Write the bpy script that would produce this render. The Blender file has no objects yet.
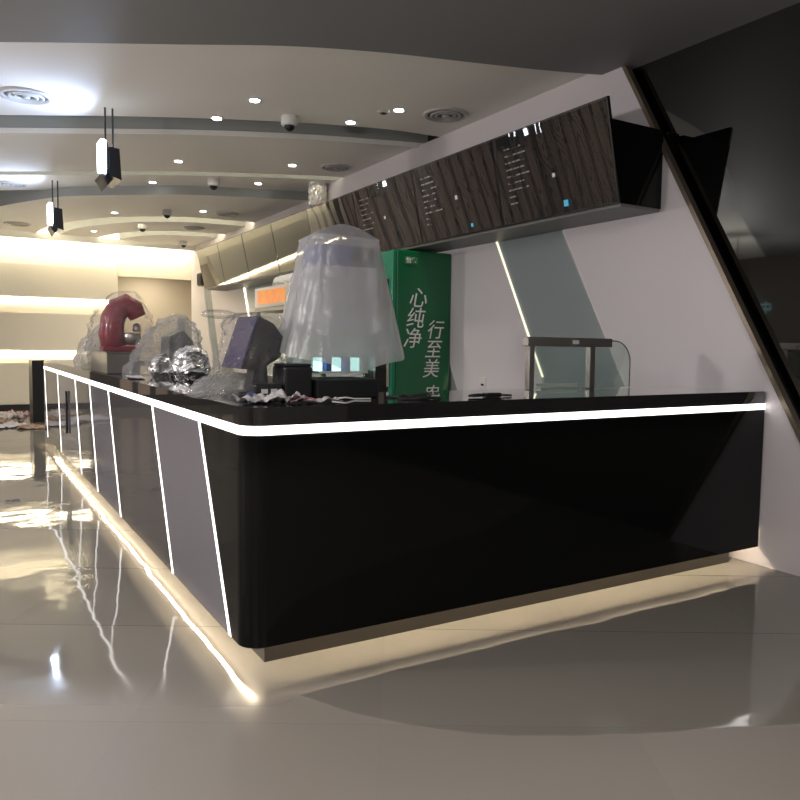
import bpy, bmesh, math, random
from mathutils import Vector, Matrix, noise
random.seed(7)
S = bpy.context.scene
COL = S.collection
PI = math.pi

# ------------------------------------------------------------------ helpers
def obj(name, bm, mat=None, parent=None, smooth=False, label=None, cat=None, group=None, kind=None):
    me = bpy.data.meshes.new(name)
    bmesh.ops.recalc_face_normals(bm, faces=bm.faces)
    bm.to_mesh(me); bm.free()
    if smooth:
        for p in me.polygons: p.use_smooth = True
    o = bpy.data.objects.new(name, me)
    COL.objects.link(o)
    if mat: me.materials.append(mat)
    if parent:
        o.parent = parent
        o.matrix_parent_inverse = Matrix.Translation(-parent.location)
    if label: o['label'] = label
    if cat: o['category'] = cat
    if group: o['group'] = group
    if kind: o['kind'] = kind
    return o

def thing(name, label, cat, loc, group=None):
    o = bpy.data.objects.new(name, None)
    COL.objects.link(o)
    o.location = loc; o.empty_display_size = .1
    o['label'] = label; o['category'] = cat
    if group: o['group'] = group
    return o

def struct(name, bm, mat, smooth=False):
    return obj(name, bm, mat, smooth=smooth, kind='structure')

def box(bm, x0, x1, y0, y1, z0, z1, bev=0):
    r = bmesh.ops.create_cube(bm, size=1)
    for v in r['verts']:
        v.co = Vector((x0 + (v.co.x + .5) * (x1 - x0), y0 + (v.co.y + .5) * (y1 - y0), z0 + (v.co.z + .5) * (z1 - z0)))
    if bev:
        es = set(e for v in r['verts'] for e in v.link_edges)
        bmesh.ops.bevel(bm, geom=list(es), offset=bev, segments=2, affect='EDGES', profile=.5)
    return bm

def B(*a, **k): return box(bmesh.new(), *a, **k)

def prism(bm, pts, axis, a0, a1):
    """polygon pts extruded along an axis; pts are the two other coordinates in xyz order"""
    def mk(p, a):
        if axis == 'z': return (p[0], p[1], a)
        if axis == 'y': return (p[0], a, p[1])
        return (a, p[0], p[1])
    v0 = [bm.verts.new(mk(p, a0)) for p in pts]
    v1 = [bm.verts.new(mk(p, a1)) for p in pts]
    n = len(pts)
    bm.faces.new(v0); bm.faces.new(v1[::-1])
    for i in range(n):
        bm.faces.new((v0[i], v0[(i+1) % n], v1[(i+1) % n], v1[i]))
    return bm

def PR(*a): return prism(bmesh.new(), *a)

def ribbon(bm, path, z0, z1, th=0.0):
    """vertical ribbon along xy path (z0/z1 may be per point lists)"""
    n = len(path)
    a = [bm.verts.new((p[0], p[1], z0)) for p in path]
    b = [bm.verts.new((p[0], p[1], z1)) for p in path]
    for i in range(n-1):
        bm.faces.new((a[i], a[i+1], b[i+1], b[i]))
    if th:
        bmesh.ops.recalc_face_normals(bm, faces=bm.faces)
        bmesh.ops.solidify(bm, geom=bm.faces[:], thickness=th)
    return bm

def tube(bm, pts, r, seg=8, cap=True):
    pts = [Vector(p) for p in pts]
    rings = []
    prev = None
    for i, p in enumerate(pts):
        if i == 0: t = pts[1] - p
        elif i == len(pts)-1: t = p - pts[i-1]
        else: t = pts[i+1] - pts[i-1]
        t.normalize()
        if prev is None:
            up = Vector((0, 0, 1)) if abs(t.z) < .9 else Vector((1, 0, 0))
            u = t.cross(up).normalized()
        else:
            u = (prev - t * prev.dot(t)).normalized()
        prev = u
        w = t.cross(u)
        rr = r[i] if isinstance(r, (list, tuple)) else r
        rings.append([bm.verts.new(p + (u * math.cos(2*PI*k/seg) + w * math.sin(2*PI*k/seg)) * rr) for k in range(seg)])
    for a, b in zip(rings, rings[1:]):
        for k in range(seg):
            bm.faces.new((a[k], a[(k+1) % seg], b[(k+1) % seg], b[k]))
    if cap:
        bm.faces.new(rings[0][::-1]); bm.faces.new(rings[-1])
    return bm

def lathe(bm, prof, c, seg=32):
    rings = []
    for r, z in prof:
        rings.append([bm.verts.new((c[0] + r*math.cos(2*PI*k/seg), c[1] + r*math.sin(2*PI*k/seg), c[2] + z)) for k in range(seg)])
    for a, b in zip(rings, rings[1:]):
        for k in range(seg):
            bm.faces.new((a[k], a[(k+1) % seg], b[(k+1) % seg], b[k]))
    bm.faces.new(rings[0][::-1]); bm.faces.new(rings[-1])
    return bm

def LA(*a, **k): return lathe(bmesh.new(), *a, **k)

def smoothstep(a, b, x):
    t = max(0, min(1, (x-a)/(b-a))); return t*t*(3-2*t)

def lump(c, prof, nu=56, nv=34, amp=.02, freq=8, seed=0, fold=0, folds=9, sq=2.0, crease=0, open_bottom=False):
    """crumpled shell; prof(t) -> (rx, ry, dx, dy, z) for t 0 (bottom) .. 1 (top)"""
    bm = bmesh.new(); rings = []
    for j in range(nv+1):
        t = j/nv
        rx, ry, dx, dy, z = prof(t)
        ring = []
        for i in range(nu):
            a = 2*PI*i/nu
            ca, sa = math.cos(a), math.sin(a)
            k = (abs(ca)**sq + abs(sa)**sq)**(-1/sq)
            f = 1 + fold*(1-t)**.7*math.sin(folds*a + 1.7*math.sin(3*a+seed))
            p = Vector((c[0]+dx+rx*ca*k*f, c[1]+dy+ry*sa*k*f, c[2]+z))
            n1 = noise.noise_vector(p*freq + Vector((seed*7.3, 0, seed)))
            n2 = noise.noise_vector(p*freq*2.7 + Vector((0, seed*3.1, 0)))
            q = p + n1*amp + n2*amp*.5
            if crease:
                cr = abs(noise.noise(p*freq*1.6+Vector((seed, 0, 0)))) + .6*abs(noise.noise(p*freq*3.7+Vector((0, seed, 0))))
                q += Vector((ca, sa, .3*t))*(cr-.3)*crease
            if q.z < c[2]+.001: q.z = c[2]+.001
            if j == 0 and not open_bottom: q.z = c[2]+.001
            ring.append(bm.verts.new(q))
        rings.append(ring)
    for a, b in zip(rings, rings[1:]):
        for k in range(nu):
            bm.faces.new((a[k], a[(k+1) % nu], b[(k+1) % nu], b[k]))
    bm.faces.new(rings[-1])
    if not open_bottom: bm.faces.new(rings[0][::-1])
    return bm

def dome_prof(rx, ry, h, lean=(0, 0), flat=.75, squash=.55):
    def f(t):
        s = max(.04, (1 - t**2.2))**squash
        s *= flat + (1-flat)*min(1, t*5+.2)
        return rx*s, ry*s, lean[0]*t, lean[1]*t, h*t
    return f

def sheet(c, sx, sy, amp, freq, seed, rot=0, lift=.012, n=26):
    """crumpled sheet of paper or film lying on something"""
    bm = bmesh.new(); g = []
    for i in range(n+1):
        row = []
        for j in range(n+1):
            x = (i/n-.5)*sx*(1+.15*noise.noise(Vector((j*.2, seed, 0)))); y = (j/n-.5)*sy*(1+.2*noise.noise(Vector((i*.2, 0, seed))))
            h = abs(noise.noise(Vector((x*freq, y*freq, seed))))*amp + abs(noise.noise(Vector((x*freq*2.3, y*freq*2.3, seed+5))))*amp*.6
            X = x*math.cos(rot)-y*math.sin(rot); Y = x*math.sin(rot)+y*math.cos(rot)
            row.append(bm.verts.new((c[0]+X, c[1]+Y, c[2]+lift*.3+h)))
        g.append(row)
    for i in range(n):
        for j in range(n):
            bm.faces.new((g[i][j], g[i+1][j], g[i+1][j+1], g[i][j+1]))
    return bm

# ------------------------------------------------------------------ materials
def mat(name, color=(.5, .5, .5), rough=.5, metal=0, spec=.5, emit=None, es=0, alpha=1, coat=0, bump=None, trans=0, var=None):
    m = bpy.data.materials.new(name); m.use_nodes = True
    nt = m.node_tree; b = nt.nodes['Principled BSDF']
    b.inputs['Base Color'].default_value = (*color, 1)
    b.inputs['Roughness'].default_value = rough
    b.inputs['Metallic'].default_value = metal
    b.inputs['Specular IOR Level'].default_value = spec
    b.inputs['Coat Weight'].default_value = coat
    b.inputs['Coat Roughness'].default_value = .008
    b.inputs['Alpha'].default_value = alpha
    b.inputs['Transmission Weight'].default_value = trans
    if emit:
        b.inputs['Emission Color'].default_value = (*emit, 1)
        b.inputs['Emission Strength'].default_value = es
    tc = nt.nodes.new('ShaderNodeTexCoord')
    if bump:
        n = nt.nodes.new('ShaderNodeTexNoise'); n.inputs['Scale'].default_value = bump[0]
        n.inputs['Detail'].default_value = bump[2] if len(bump) > 2 else 3
        bp = nt.nodes.new('ShaderNodeBump'); bp.inputs['Strength'].default_value = 1
        bp.inputs['Distance'].default_value = bump[1]
        nt.links.new(tc.outputs['Object'], n.inputs['Vector'])
        nt.links.new(n.outputs['Fac'], bp.inputs['Height'])
        nt.links.new(bp.outputs['Normal'], b.inputs['Normal'])
    if var:
        n = nt.nodes.new('ShaderNodeTexNoise'); n.inputs['Scale'].default_value = var[0]; n.inputs['Detail'].default_value = 5
        r = nt.nodes.new('ShaderNodeValToRGB')
        r.color_ramp.elements[0].position = .35; r.color_ramp.elements[1].position = .7
        r.color_ramp.elements[0].color = (*color, 1); r.color_ramp.elements[1].color = (*var[1], 1)
        nt.links.new(tc.outputs['Object'], n.inputs['Vector'])
        nt.links.new(n.outputs['Fac'], r.inputs['Fac'])
        nt.links.new(r.outputs['Color'], b.inputs['Base Color'])
    return m

def emis(name, color, strength):
    m = bpy.data.materials.new(name); m.use_nodes = True
    nt = m.node_tree; nt.nodes.clear()
    e = nt.nodes.new('ShaderNodeEmission'); o = nt.nodes.new('ShaderNodeOutputMaterial')
    e.inputs['Color'].default_value = (*color, 1); e.inputs['Strength'].default_value = strength
    nt.links.new(e.outputs[0], o.inputs[0])
    return m

def film(name, clear=.6, tint=(.9, .92, .95), rough=.12, bump=(14, .02), tc_tint=(1, 1, 1), gloss=.07):
    """plastic film: clear part + milky part + gloss"""
    m = bpy.data.materials.new(name); m.use_nodes = True
    nt = m.node_tree; nt.nodes.clear(); N = nt.nodes.new; L = nt.links.new
    out = N('ShaderNodeOutputMaterial'); tr = N('ShaderNodeBsdfTransparent'); tr.inputs[0].default_value = (*tc_tint, 1)
    df = N('ShaderNodeBsdfDiffuse'); df.inputs[0].default_value = (*tint, 1)
    tl = N('ShaderNodeBsdfTranslucent'); tl.inputs[0].default_value = (*tint, 1)
    gl = N('ShaderNodeBsdfGlossy'); gl.inputs['Roughness'].default_value = rough
    m1 = N('ShaderNodeMixShader'); m1.inputs[0].default_value = .5
    m2 = N('ShaderNodeMixShader'); m2.inputs[0].default_value = clear
    m3 = N('ShaderNodeMixShader')
    fr = N('ShaderNodeLayerWeight'); fr.inputs['Blend'].default_value = .5
    pw = N('ShaderNodeMath'); pw.operation = 'POWER'; pw.inputs[1].default_value = 3.5
    ma = N('ShaderNodeMath'); ma.operation = 'MULTIPLY_ADD'; ma.inputs[1].default_value = .6; ma.inputs[2].default_value = gloss
    L(fr.outputs['Facing'], pw.inputs[0]); L(pw.outputs[0], ma.inputs[0])
    tc = N('ShaderNodeTexCoord'); nz = N('ShaderNodeTexNoise'); nz.inputs['Scale'].default_value = bump[0]; nz.inputs['Detail'].default_value = 4
    bp = N('ShaderNodeBump'); bp.inputs['Distance'].default_value = bump[1]; bp.inputs['Strength'].default_value = 1
    L(tc.outputs['Object'], nz.inputs['Vector']); L(nz.outputs['Fac'], bp.inputs['Height'])
    for s in (gl, fr): L(bp.outputs['Normal'], s.inputs['Normal'])
    L(df.outputs[0], m1.inputs[1]); L(tl.outputs[0], m1.inputs[2])
    L(m1.outputs[0], m2.inputs[1]); L(tr.outputs[0], m2.inputs[2])
    L(ma.outputs[0], m3.inputs[0]); L(m2.outputs[0], m3.inputs[1]); L(gl.outputs[0], m3.inputs[2])
    L(m3.outputs[0], out.inputs[0])
    return m

def floor_mat():
    m = bpy.data.materials.new('polished_tile'); m.use_nodes = True
    nt = m.node_tree; N = nt.nodes.new; L = nt.links.new; b = nt.nodes['Principled BSDF']
    tc = N('ShaderNodeTexCoord'); sx = N('ShaderNodeSeparateXYZ'); L(tc.outputs['Object'], sx.inputs[0])
    def M(op, a, b_=None, c=None):
        n = N('ShaderNodeMath'); n.operation = op
        for i, v in enumerate((a, b_, c)):
            if v is None: continue
            if isinstance(v, (int, float)): n.inputs[i].default_value = v
            else: L(v, n.inputs[i])
        return n.outputs[0]
    x, y = sx.outputs[0], sx.outputs[1]
    n_ = M('ADD', M('MULTIPLY', x, .508), M('MULTIPLY', y, .861))      # across the tile rows
    t_ = M('ADD', M('MULTIPLY', x, .861), M('MULTIPLY', y, -.508))     # along the tile rows
    T = .9
    fn = M('FRACT', M('DIVIDE', M('ADD', n_, 9-.57), T)); ft = M('FRACT', M('DIVIDE', M('ADD', t_, 9.35), T))
    def line(f, w): return M('LESS_THAN', M('MINIMUM', f, M('SUBTRACT', 1, f)), w/T)
    grout = M('MAXIMUM', line(fn, .0022), M('MULTIPLY', line(ft, .0012), .3))
    inx = M('FLOOR', M('DIVIDE', M('ADD', n_, 9-.57), T)); it = M('FLOOR', M('DIVIDE', M('ADD', t_, 9.35), T))
    cb = N('ShaderNodeCombineXYZ'); L(inx, cb.inputs[0]); L(it, cb.inputs[1])
    wn = N('ShaderNodeTexWhiteNoise'); wn.noise_dimensions = '2D'; L(cb.outputs[0], wn.inputs['Vector'])
    # edge of the counter's dark reflection painted in: floor beyond is paler and rougher
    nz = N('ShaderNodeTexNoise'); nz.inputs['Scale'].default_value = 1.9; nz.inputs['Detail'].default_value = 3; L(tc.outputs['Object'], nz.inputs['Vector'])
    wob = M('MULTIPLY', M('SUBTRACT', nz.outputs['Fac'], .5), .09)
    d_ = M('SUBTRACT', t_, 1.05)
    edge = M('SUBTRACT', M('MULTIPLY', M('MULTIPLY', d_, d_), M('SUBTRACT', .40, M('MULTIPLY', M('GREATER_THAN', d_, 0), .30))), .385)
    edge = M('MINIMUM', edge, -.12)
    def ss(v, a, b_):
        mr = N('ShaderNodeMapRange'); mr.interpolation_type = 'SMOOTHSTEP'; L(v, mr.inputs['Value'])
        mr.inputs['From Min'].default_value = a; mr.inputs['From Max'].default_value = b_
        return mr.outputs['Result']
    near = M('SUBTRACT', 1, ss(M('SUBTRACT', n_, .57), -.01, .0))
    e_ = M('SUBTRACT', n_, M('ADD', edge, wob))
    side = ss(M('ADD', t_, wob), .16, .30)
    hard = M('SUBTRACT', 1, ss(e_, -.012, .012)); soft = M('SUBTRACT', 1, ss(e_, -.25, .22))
    off_refl = M('ADD', M('MULTIPLY', side, hard), M('MULTIPLY', M('SUBTRACT', 1, side), soft))
    rough = M('ADD', M('MULTIPLY', off_refl, OFF_REFL_R), .045)
    L(rough, b.inputs['Roughness'])
    mx = N('ShaderNodeMix'); mx.data_type = 'RGBA'; L(off_refl, mx.inputs['Factor'])
    mx.inputs[6].default_value = (*FLOOR_C, 1); mx.inputs[7].default_value = (*OFF_REFL_C, 1)
    m2 = N('ShaderNodeMix'); m2.data_type = 'RGBA'; m2.blend_type = 'MULTIPLY'; m2.inputs['Factor'].default_value = 1
    g = M('MULTIPLY', M('ADD', .93, M('MULTIPLY', wn.outputs['Value'], .1)), M('SUBTRACT', 1, M('MULTIPLY', M('MULTIPLY', grout, M('SUBTRACT', 1, M('MULTIPLY', near, .75))), .6)))
    cc = N('ShaderNodeCombineColor'); [L(g, cc.inputs[i]) for i in range(3)]
    L(mx.outputs[2], m2.inputs[6]); L(cc.outputs[0], m2.inputs[7]); L(m2.outputs[2], b.inputs['Base Color'])
    n2 = N('ShaderNodeTexNoise'); n2.inputs['Scale'].default_value = 2.6; n2.inputs['Detail'].default_value = 1.5; L(tc.outputs['Object'], n2.inputs['Vector'])
    hh = M('ADD', M('MULTIPLY', n2.outputs['Fac'], 1), M('MULTIPLY', wn.outputs['Value'], 0))
    bp = N('ShaderNodeBump'); bp.inputs['Distance'].default_value = .0035; bp.inputs['Strength'].default_value = 1
    L(hh, bp.inputs['Height']); # every tile is laid a touch out of level
    va = N('ShaderNodeVectorMath'); va.operation = 'SUBTRACT'; va.inputs[1].default_value = (.5, .5, .5); L(wn.outputs['Color'], va.inputs[0])
    vs = N('ShaderNodeVectorMath'); vs.operation = 'SCALE'; vs.inputs['Scale'].default_value = .012; L(va.outputs[0], vs.inputs[0])
    vb = N('ShaderNodeVectorMath'); vb.operation = 'ADD'; L(bp.outputs['Normal'], vb.inputs[0]); L(vs.outputs[0], vb.inputs[1])
    vn = N('ShaderNodeVectorMath'); vn.operation = 'NORMALIZE'; L(vb.outputs[0], vn.inputs[0])
    L(vn.outputs[0], b.inputs['Normal'])
    b.inputs['Specular IOR Level'].default_value = .5
    return m

OFF_REFL_R, FLOOR_C, OFF_REFL_C = .30, (.265, .248, .215), (.36, .325, .285)

WARM = (1.0, .80, .52); NEUT = (1, .93, .84); COOL = (.62, .74, 1.0)
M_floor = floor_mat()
M_ceil = mat('ceiling_paint', (.86, .83, .79), .7)
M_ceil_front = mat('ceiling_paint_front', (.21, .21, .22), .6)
M_slot = mat('ceiling_recess_grey', (.32, .335, .32), .7)
M_wallw = mat('white_lacquer', (.74, .70, .73), .38, bump=(3, .001))
M_wallg = mat('grey_glass_panel', (.30, .34, .36), .25)
M_mirror = mat('black_mirror_glass', (.15, .157, .152), .03, metal=1)
M_cream = mat('cream_wall', (.84, .79, .67), .6)
M_beige = mat('beige_wall', (.44, .39, .31), .6)
M_dark = mat('dark_skirting', (.012, .012, .012), .4)
M_black = mat('black_gloss_panel', (.0035, .004, .004), .06, spec=.22)
M_top = mat('black_granite', (.010, .010, .011), .035, spec=1.0, coat=1, var=(90, (.022, .020, .020)))
M_grey = mat('grey_gloss_panel', (.21, .20, .23), .07, spec=.8)
M_dgrey = mat('dark_gloss_panel', (.10, .092, .095), .05, spec=.8)
M_kick = mat('brown_steel_kick', (.06, .052, .045), .45, metal=0)
M_led = emis('led_white', (1, .96, .92), 2.6)
M_ledh = emis('led_white_edge', (1, .95, .90), 2.8)
M_under = emis('led_warm_floor', (1, .82, .58), 40.0)
M_cove = emis('led_cove', (1, .86, .60), 26.0)
M_coveb = emis('led_cove_wall', (1, .87, .62), 38.0)
M_wled = emis('led_wall_edge', (1, .93, .66), 1.2)
M_down = emis('downlight_glow', (1, .97, .90), 16)
M_cool = emis('cool_screen_glow', (.80, .88, 1.0), 13)
M_steel = mat('brushed_steel', (.50, .47, .44), .28, metal=1)
M_whitep = mat('white_plastic', (.75, .74, .72), .4)
M_blackp = mat('black_plastic', (.012, .012, .013), .35)
M_blackm = mat('black_metal', (.02, .022, .03), .3)
M_green = mat('green_print', (.004, .13, .045), .22, spec=.5)
M_green2 = mat('green_side', (.006, .20, .10), .25)
M_txt = mat('white_print', (.80, .82, .80), .5)
M_badge = mat('badge_green', (.03, .22, .07), .4)
M_red = mat('red_enamel', (.26, .010, .028), .3, coat=.5)
M_foil = mat('aluminium_foil', (.86, .87, .88), .24, metal=1, bump=(22, .004))
M_clear = film('clear_plastic_wrap', clear=.90, tint=(.6, .6, .62), rough=.10, bump=(22, .03), gloss=.035)
M_wrapd = film('crumpled_clear_bag', clear=.70, rough=.12, bump=(30, .04), tint=(.75, .75, .76))
M_milk = film('milky_plastic_sheet', clear=.42, rough=.25, bump=(6, .012), tint=(.80, .80, .82))
M_scr = mat('screen_glass', (.010, .010, .011), .008, spec=1.0, coat=1)
M_scrg = mat('screen_glass_grey', (.035, .04, .037), .03, spec=.8, coat=.25)
M_sfilm = film('screen_film', clear=.96, rough=.008, bump=(4, .0003), tint=(.6, .6, .62))
M_glass = film('clear_glass', clear=.93, rough=.01, bump=(1, 0), tint=(.6, .75, .7), tc_tint=(.93, .98, .96))
M_paper = mat('crumpled_white_paper', (.62, .60, .60), .8)
M_redp = mat('red_white_paper', (.35, .08, .10), .7, var=(40, (.6, .55, .55)))
M_bluep = mat('blue_wrapper', (.13, .18, .42), .5)
M_brown = mat('brown_card', (.30, .15, .10), .8, var=(9, (.5, .42, .33)))
M_box = mat('grey_metal_box', (.22, .20, .185), .3, metal=.5)
M_navy = mat('navy_panel', (.05, .07, .32), .4)
M_cyan = emis('case_light', (.55, .95, .9), 1.6)
M_menu = mat('menu_print', (.35, .36, .38), .5)
M_blue = mat('blue_sticker', (.08, .45, .65), .5, emit=(.1, .5, .75), es=.25)
M_soff = mat('grey_soffit', (.20, .20, .20), .5)
M_vent = mat('vent_grey', (.50, .49, .47), .45)
M_ventd = mat('vent_dark', (.14, .14, .14), .5)
M_orange = mat('orange_poster', (.75, .30, .06), .5, emit=(.9, .35, .08), es=.35, var=(14, (.75, .12, .06)))
M_purple = mat('terminal_screen', (.06, .05, .09), .12, emit=(.25, .18, .6), es=.04)  # violet tint and faint glow painted in for a reflection; screen is off
M_slat = mat('bronze_slat', (.52, .40, .32), .5)
M_trim = mat('bronze_edge_trim', (.22, .18, .14), .35, metal=.6)

# ------------------------------------------------------------------ camera
R = [[0.8599552686497416, -0.025451245491613407, 0.5097344112618614],
     [-0.5101891301440957, -0.0694134870944348, 0.8572565656162697],
     [0.013564195676917457, -0.9972632560724959, -0.07267744274066014]]
cam = bpy.data.cameras.new('camera'); co = bpy.data.objects.new('camera', cam); COL.objects.link(co)
co.matrix_world = Matrix(((R[0][0], -R[0][1], -R[0][2], -.95275), (R[1][0], -R[1][1], -R[1][2], -2.78937),
                          (R[2][0], -R[2][1], -R[2][2], 1.35), (0, 0, 0, 1)))
cam.lens = 741/800*36; cam.sensor_width = 36; cam.clip_start = .05
S.camera = co

# ------------------------------------------------------------------ room shell
XL, YB, YF = -8.0, -6.0, 13.3
struct('floor', B(XL, 5.0, YB, 15.6, -.1, 0), M_floor)

FE = [(XL, 7.3), (-3.5, 4.75), (-2, 3.85), (-.67, 2.99), (.37, 2.37), (1.0, 2.0), (1.6, 1.75), (2.2, 1.57), (2.8, 1.38), (3.42, 1.13)]
S1A = [(XL, 9.3), (-3.5, 6.8), (-.58, 5.04), (.2, 4.56), (1, 4.12), (1.78, 3.76), (2.3, 3.57), (2.72, 3.46), (3.42, 3.40)]
S1B = [(XL, 10.2), (-3.5, 7.5), (-.55, 5.63), (.29, 5.11), (1.12, 4.62), (2.0, 4.20), (2.98, 3.87), (3.42, 3.76)]
S2A = [(XL, 12.3), (-3, 9.3), (-.47, 7.6), (.56, 6.9), (1.59, 6.25), (2.65, 5.72), (3.42, 5.42)]
S2B = [(x, y+.22) for x, y in S2A]
S3A = [(XL, 13.2), (-3, 11.2), (-.42, 8.9), (.75, 8.13), (1.91, 7.43), (3.15, 6.9), (3.42, 6.8)]
S3B = [(-1.2, 13.0), (-.75, 11.6), (-.37, 10.3), (.1, 9.3), (.5, 8.72), (1.37, 8.02), (1.95, 7.64), (3.27, 7.16), (3.42, 7.1)]
S4A = [(.35, 13.0), (.42, 12.4), (.61, 11.5), (1.11, 10.5), (1.77, 9.85), (2.47, 9.5), (3.42, 9.4)]
S4B = [(.75, 13.0), (.85, 12.3), (1.0, 11.75), (1.4, 10.95), (1.95, 10.35), (2.6, 10.0), (3.42, 9.9)]
S5A = [(1.45, 13.0), (1.5, 12.75), (1.66, 12.2), (1.97, 11.65), (2.56, 11.2), (3.42, 11.05)]
S5B = [(1.85, 13.0), (1.9, 12.8), (2.05, 12.35), (2.35, 11.95), (2.8, 11.65), (3.42, 11.5)]

def sm(pts, k=8):
    """Catmull-Rom smoothing of a polyline"""
    out = []
    P = [pts[0]] + list(pts) + [pts[-1]]
    for i in range(1, len(P)-2):
        for j in range(k):
            t = j/k
            q = []
            for a in (0, 1):
                p0, p1, p2, p3 = P[i-1][a], P[i][a], P[i+1][a], P[i+2][a]
                q.append(.5*((2*p1)+(-p0+p2)*t+(2*p0-5*p1+4*p2-p3)*t*t+(-p0+3*p1-3*p2+p3)*t**3))
            out.append(tuple(q))
    out.append(pts[-1])
    return out
ZC, ZR, ZF, ZC2 = 3.50, 3.72, 3.45, 3.38
def up(p, z, far=False):
    k = ((ZC2 if far else ZF if z == 3.34 else ZC)-1.35)/(z-1.35)
    return (-.953+(p[0]+.953)*k, -2.789+(p[1]+2.789)*k)
for nm in ('FE', 'S1A', 'S1B', 'S2A', 'S2B', 'S3A', 'S3B', 'S4A', 'S4B', 'S5A', 'S5B'):
    globals()[nm] = [up(p, 3.34 if nm == 'FE' else 3.40, nm in ('S3B', 'S4A', 'S4B', 'S5A', 'S5B')) for p in sm(globals()[nm])]
    globals()[nm] = [(x, min(y, 13.02+.0001*i)) for i, (x, y) in enumerate(globals()[nm])]

XM = 3.46; XB = -1.3
def plate(name, a, b, z0, m, extra=()):
    o = struct(name, PR(list(a) + list(extra) + list(b)[::-1], 'z', z0, ZR+.05), m)
    o.data.materials.append(M_slot)          # step faces take the darker grey
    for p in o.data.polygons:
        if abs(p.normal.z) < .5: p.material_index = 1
    return o
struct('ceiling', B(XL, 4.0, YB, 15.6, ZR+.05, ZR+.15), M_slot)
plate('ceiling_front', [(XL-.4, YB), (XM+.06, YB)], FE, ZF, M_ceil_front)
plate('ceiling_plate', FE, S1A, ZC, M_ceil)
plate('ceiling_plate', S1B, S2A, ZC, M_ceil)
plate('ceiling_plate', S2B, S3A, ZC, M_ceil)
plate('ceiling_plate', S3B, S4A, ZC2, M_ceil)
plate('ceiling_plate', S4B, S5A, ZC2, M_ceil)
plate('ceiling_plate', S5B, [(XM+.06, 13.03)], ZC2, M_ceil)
struct('trim_far_cove', B(XB, 3.38, 12.98, 13.05, 3.29, ZC2+.02), M_ceil)
# thin pale lip along the second plate, thin bright front lip
def lip(name, path, z0, z1, m, th=.02):
    return struct(name, ribbon(bmesh.new(), path, z0, z1, th), m)
lip('trim_1', S1B, ZC-.022, ZC+.03, mat('pale_lip', (.80, .78, .74), .5))
def off(path, d):
    return [(x, y+d) for x, y in path]
# hidden cove strips: sit on the near side of each lit recess, facing away from the counter
def cove(path, z0, z1, m, d=.012):
    o = struct('trim_2', ribbon(bmesh.new(), off(path, d), z0, z1), m)
    o.name = 'trim_cove'
cove([p for p in S2A if p[0] > -3], ZC+.07, ZC+.10, emis('led_cove_soft', (1, .88, .66), 7))
cove(S4A, ZC2+.04, ZC2+.08, M_cove)
cove(S5A, ZC2+.04, ZC2+.08, M_cove)

# far wall : overhanging boards with light strips under their lower edges
struct('wall_far', B(XB, 1.88, YF+.06, YF+.2, 0, ZR+.05), M_cream)
struct('wall_far_header', B(1.88, 3.6, YF+.02, YF+.2, 2.70, ZR+.05), M_cream)
def board(z0, z1, z1b=None):
    struct('trim_board', B(XB, 1.86, YF-.02, YF+.03, z0, z1, bev=.004), M_cream)
board(.12, .93); board(1.17, 1.90); board(2.20, 2.84)
struct('baseboard_far', B(XB, 1.88, YF-.04, YF+.05, 0, .12), M_dark)
def wstrip(z, dz=.03):
    o = struct('trim_light', B(XB, 1.86, YF+.028, YF+.05, z, z+dz), M_coveb)
wstrip(1.10); wstrip(2.13)
# cove above the top board, behind the ceiling edge
struct('trim_light', B(XB, 3.38, 13.055, 13.08, ZC2-.02, ZC2+.03), M_coveb)
# corridor beyond the opening
struct('wall_corridor', B(1.0, 4.2, 15.2, 15.3, 0, 3.3), M_beige)
struct('wall_corridor_side', B(1.80, 1.88, YF+.2, 15.2, 0, 3.3), M_beige)
struct('wall_corridor_end', B(3.95, 4.05, YF+.2, 15.2, 0, 3.3), M_beige)
struct('ceiling_corridor', B(1.0, 4.2, YF+.2, 15.3, 3.0, 3.1), M_cream)
d1 = struct('door_1', B(3.50, 3.73, 15.15, 15.2, .9, 1.98), mat('door_frame_grey', (.30, .30, .28), .4))
obj('door_pane', B(3.54, 3.69, 15.135, 15.155, .95, 1.93), mat('door_pane_dark', (.08, .09, .09), .2), d1)

# right wall: black mirror with slanted white panels hung on it
struct('wall_right', B(XM, XM+.1, YB, YF+.2, 0, ZR+.05), M_mirror)
def zy(y0, z):   # slanted line through (y0 at z=1.06)
    return y0 + (z-1.06)/1.78
def edgeF(z): return -.07 + (z-1.09)*(.5+.07)/(2.09-1.09)
XW = 3.36
def slab(name, loz_f, hiz_b, z0, z1, m=M_wallw, x0=XW, x1=3.40):
    pts = [(loz_f(z0), z0), (hiz_b(z0), z0), (hiz_b(z1), z1), (loz_f(z1), z1)]
    return struct(name, PR(pts, 'x', x0, x1), m)
struct('wall_right_header', PR([(edgeF(2.9)+.004, 2.9), (YF-.05, 2.9), (YF-.05, ZC), (edgeF(ZC)+.004, ZC)], 'x', 3.352, 3.384), M_wallw)
struct('wall_right_return', PR([(edgeF(0), 0), (edgeF(0)+.12, 0), (edgeF(ZF)+.12, ZF), (edgeF(ZF), ZF)], 'x', 3.40, XM), M_dark)
l1 = lambda z: 1.14 + (z-1.06)/1.72
l2 = lambda z: 2.07 + (z-1.06)/1.80
l3 = lambda z: 3.42 + (z-1.06)/1.80
l4 = lambda z: 4.55 + (z-1.06)/1.80
l5 = lambda z: 7.80 + (z-1.06)/1.80
l6 = lambda z: 9.30 + (z-1.06)/2.1
l7 = lambda z: 11.3 + (z-1.06)/2.4
yend = lambda z: 13.28
struct('wall_right_recess', PR([(edgeF(0)+.15, 0), (YF, 0), (YF, ZC), (edgeF(ZC)+.15, ZC)], 'x', 3.385, 3.40), M_wallg)
slab('wall_right_panel', edgeF, l1, 0, ZC)
slab('wall_right_panel', l2, l3, 0, ZC)
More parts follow.
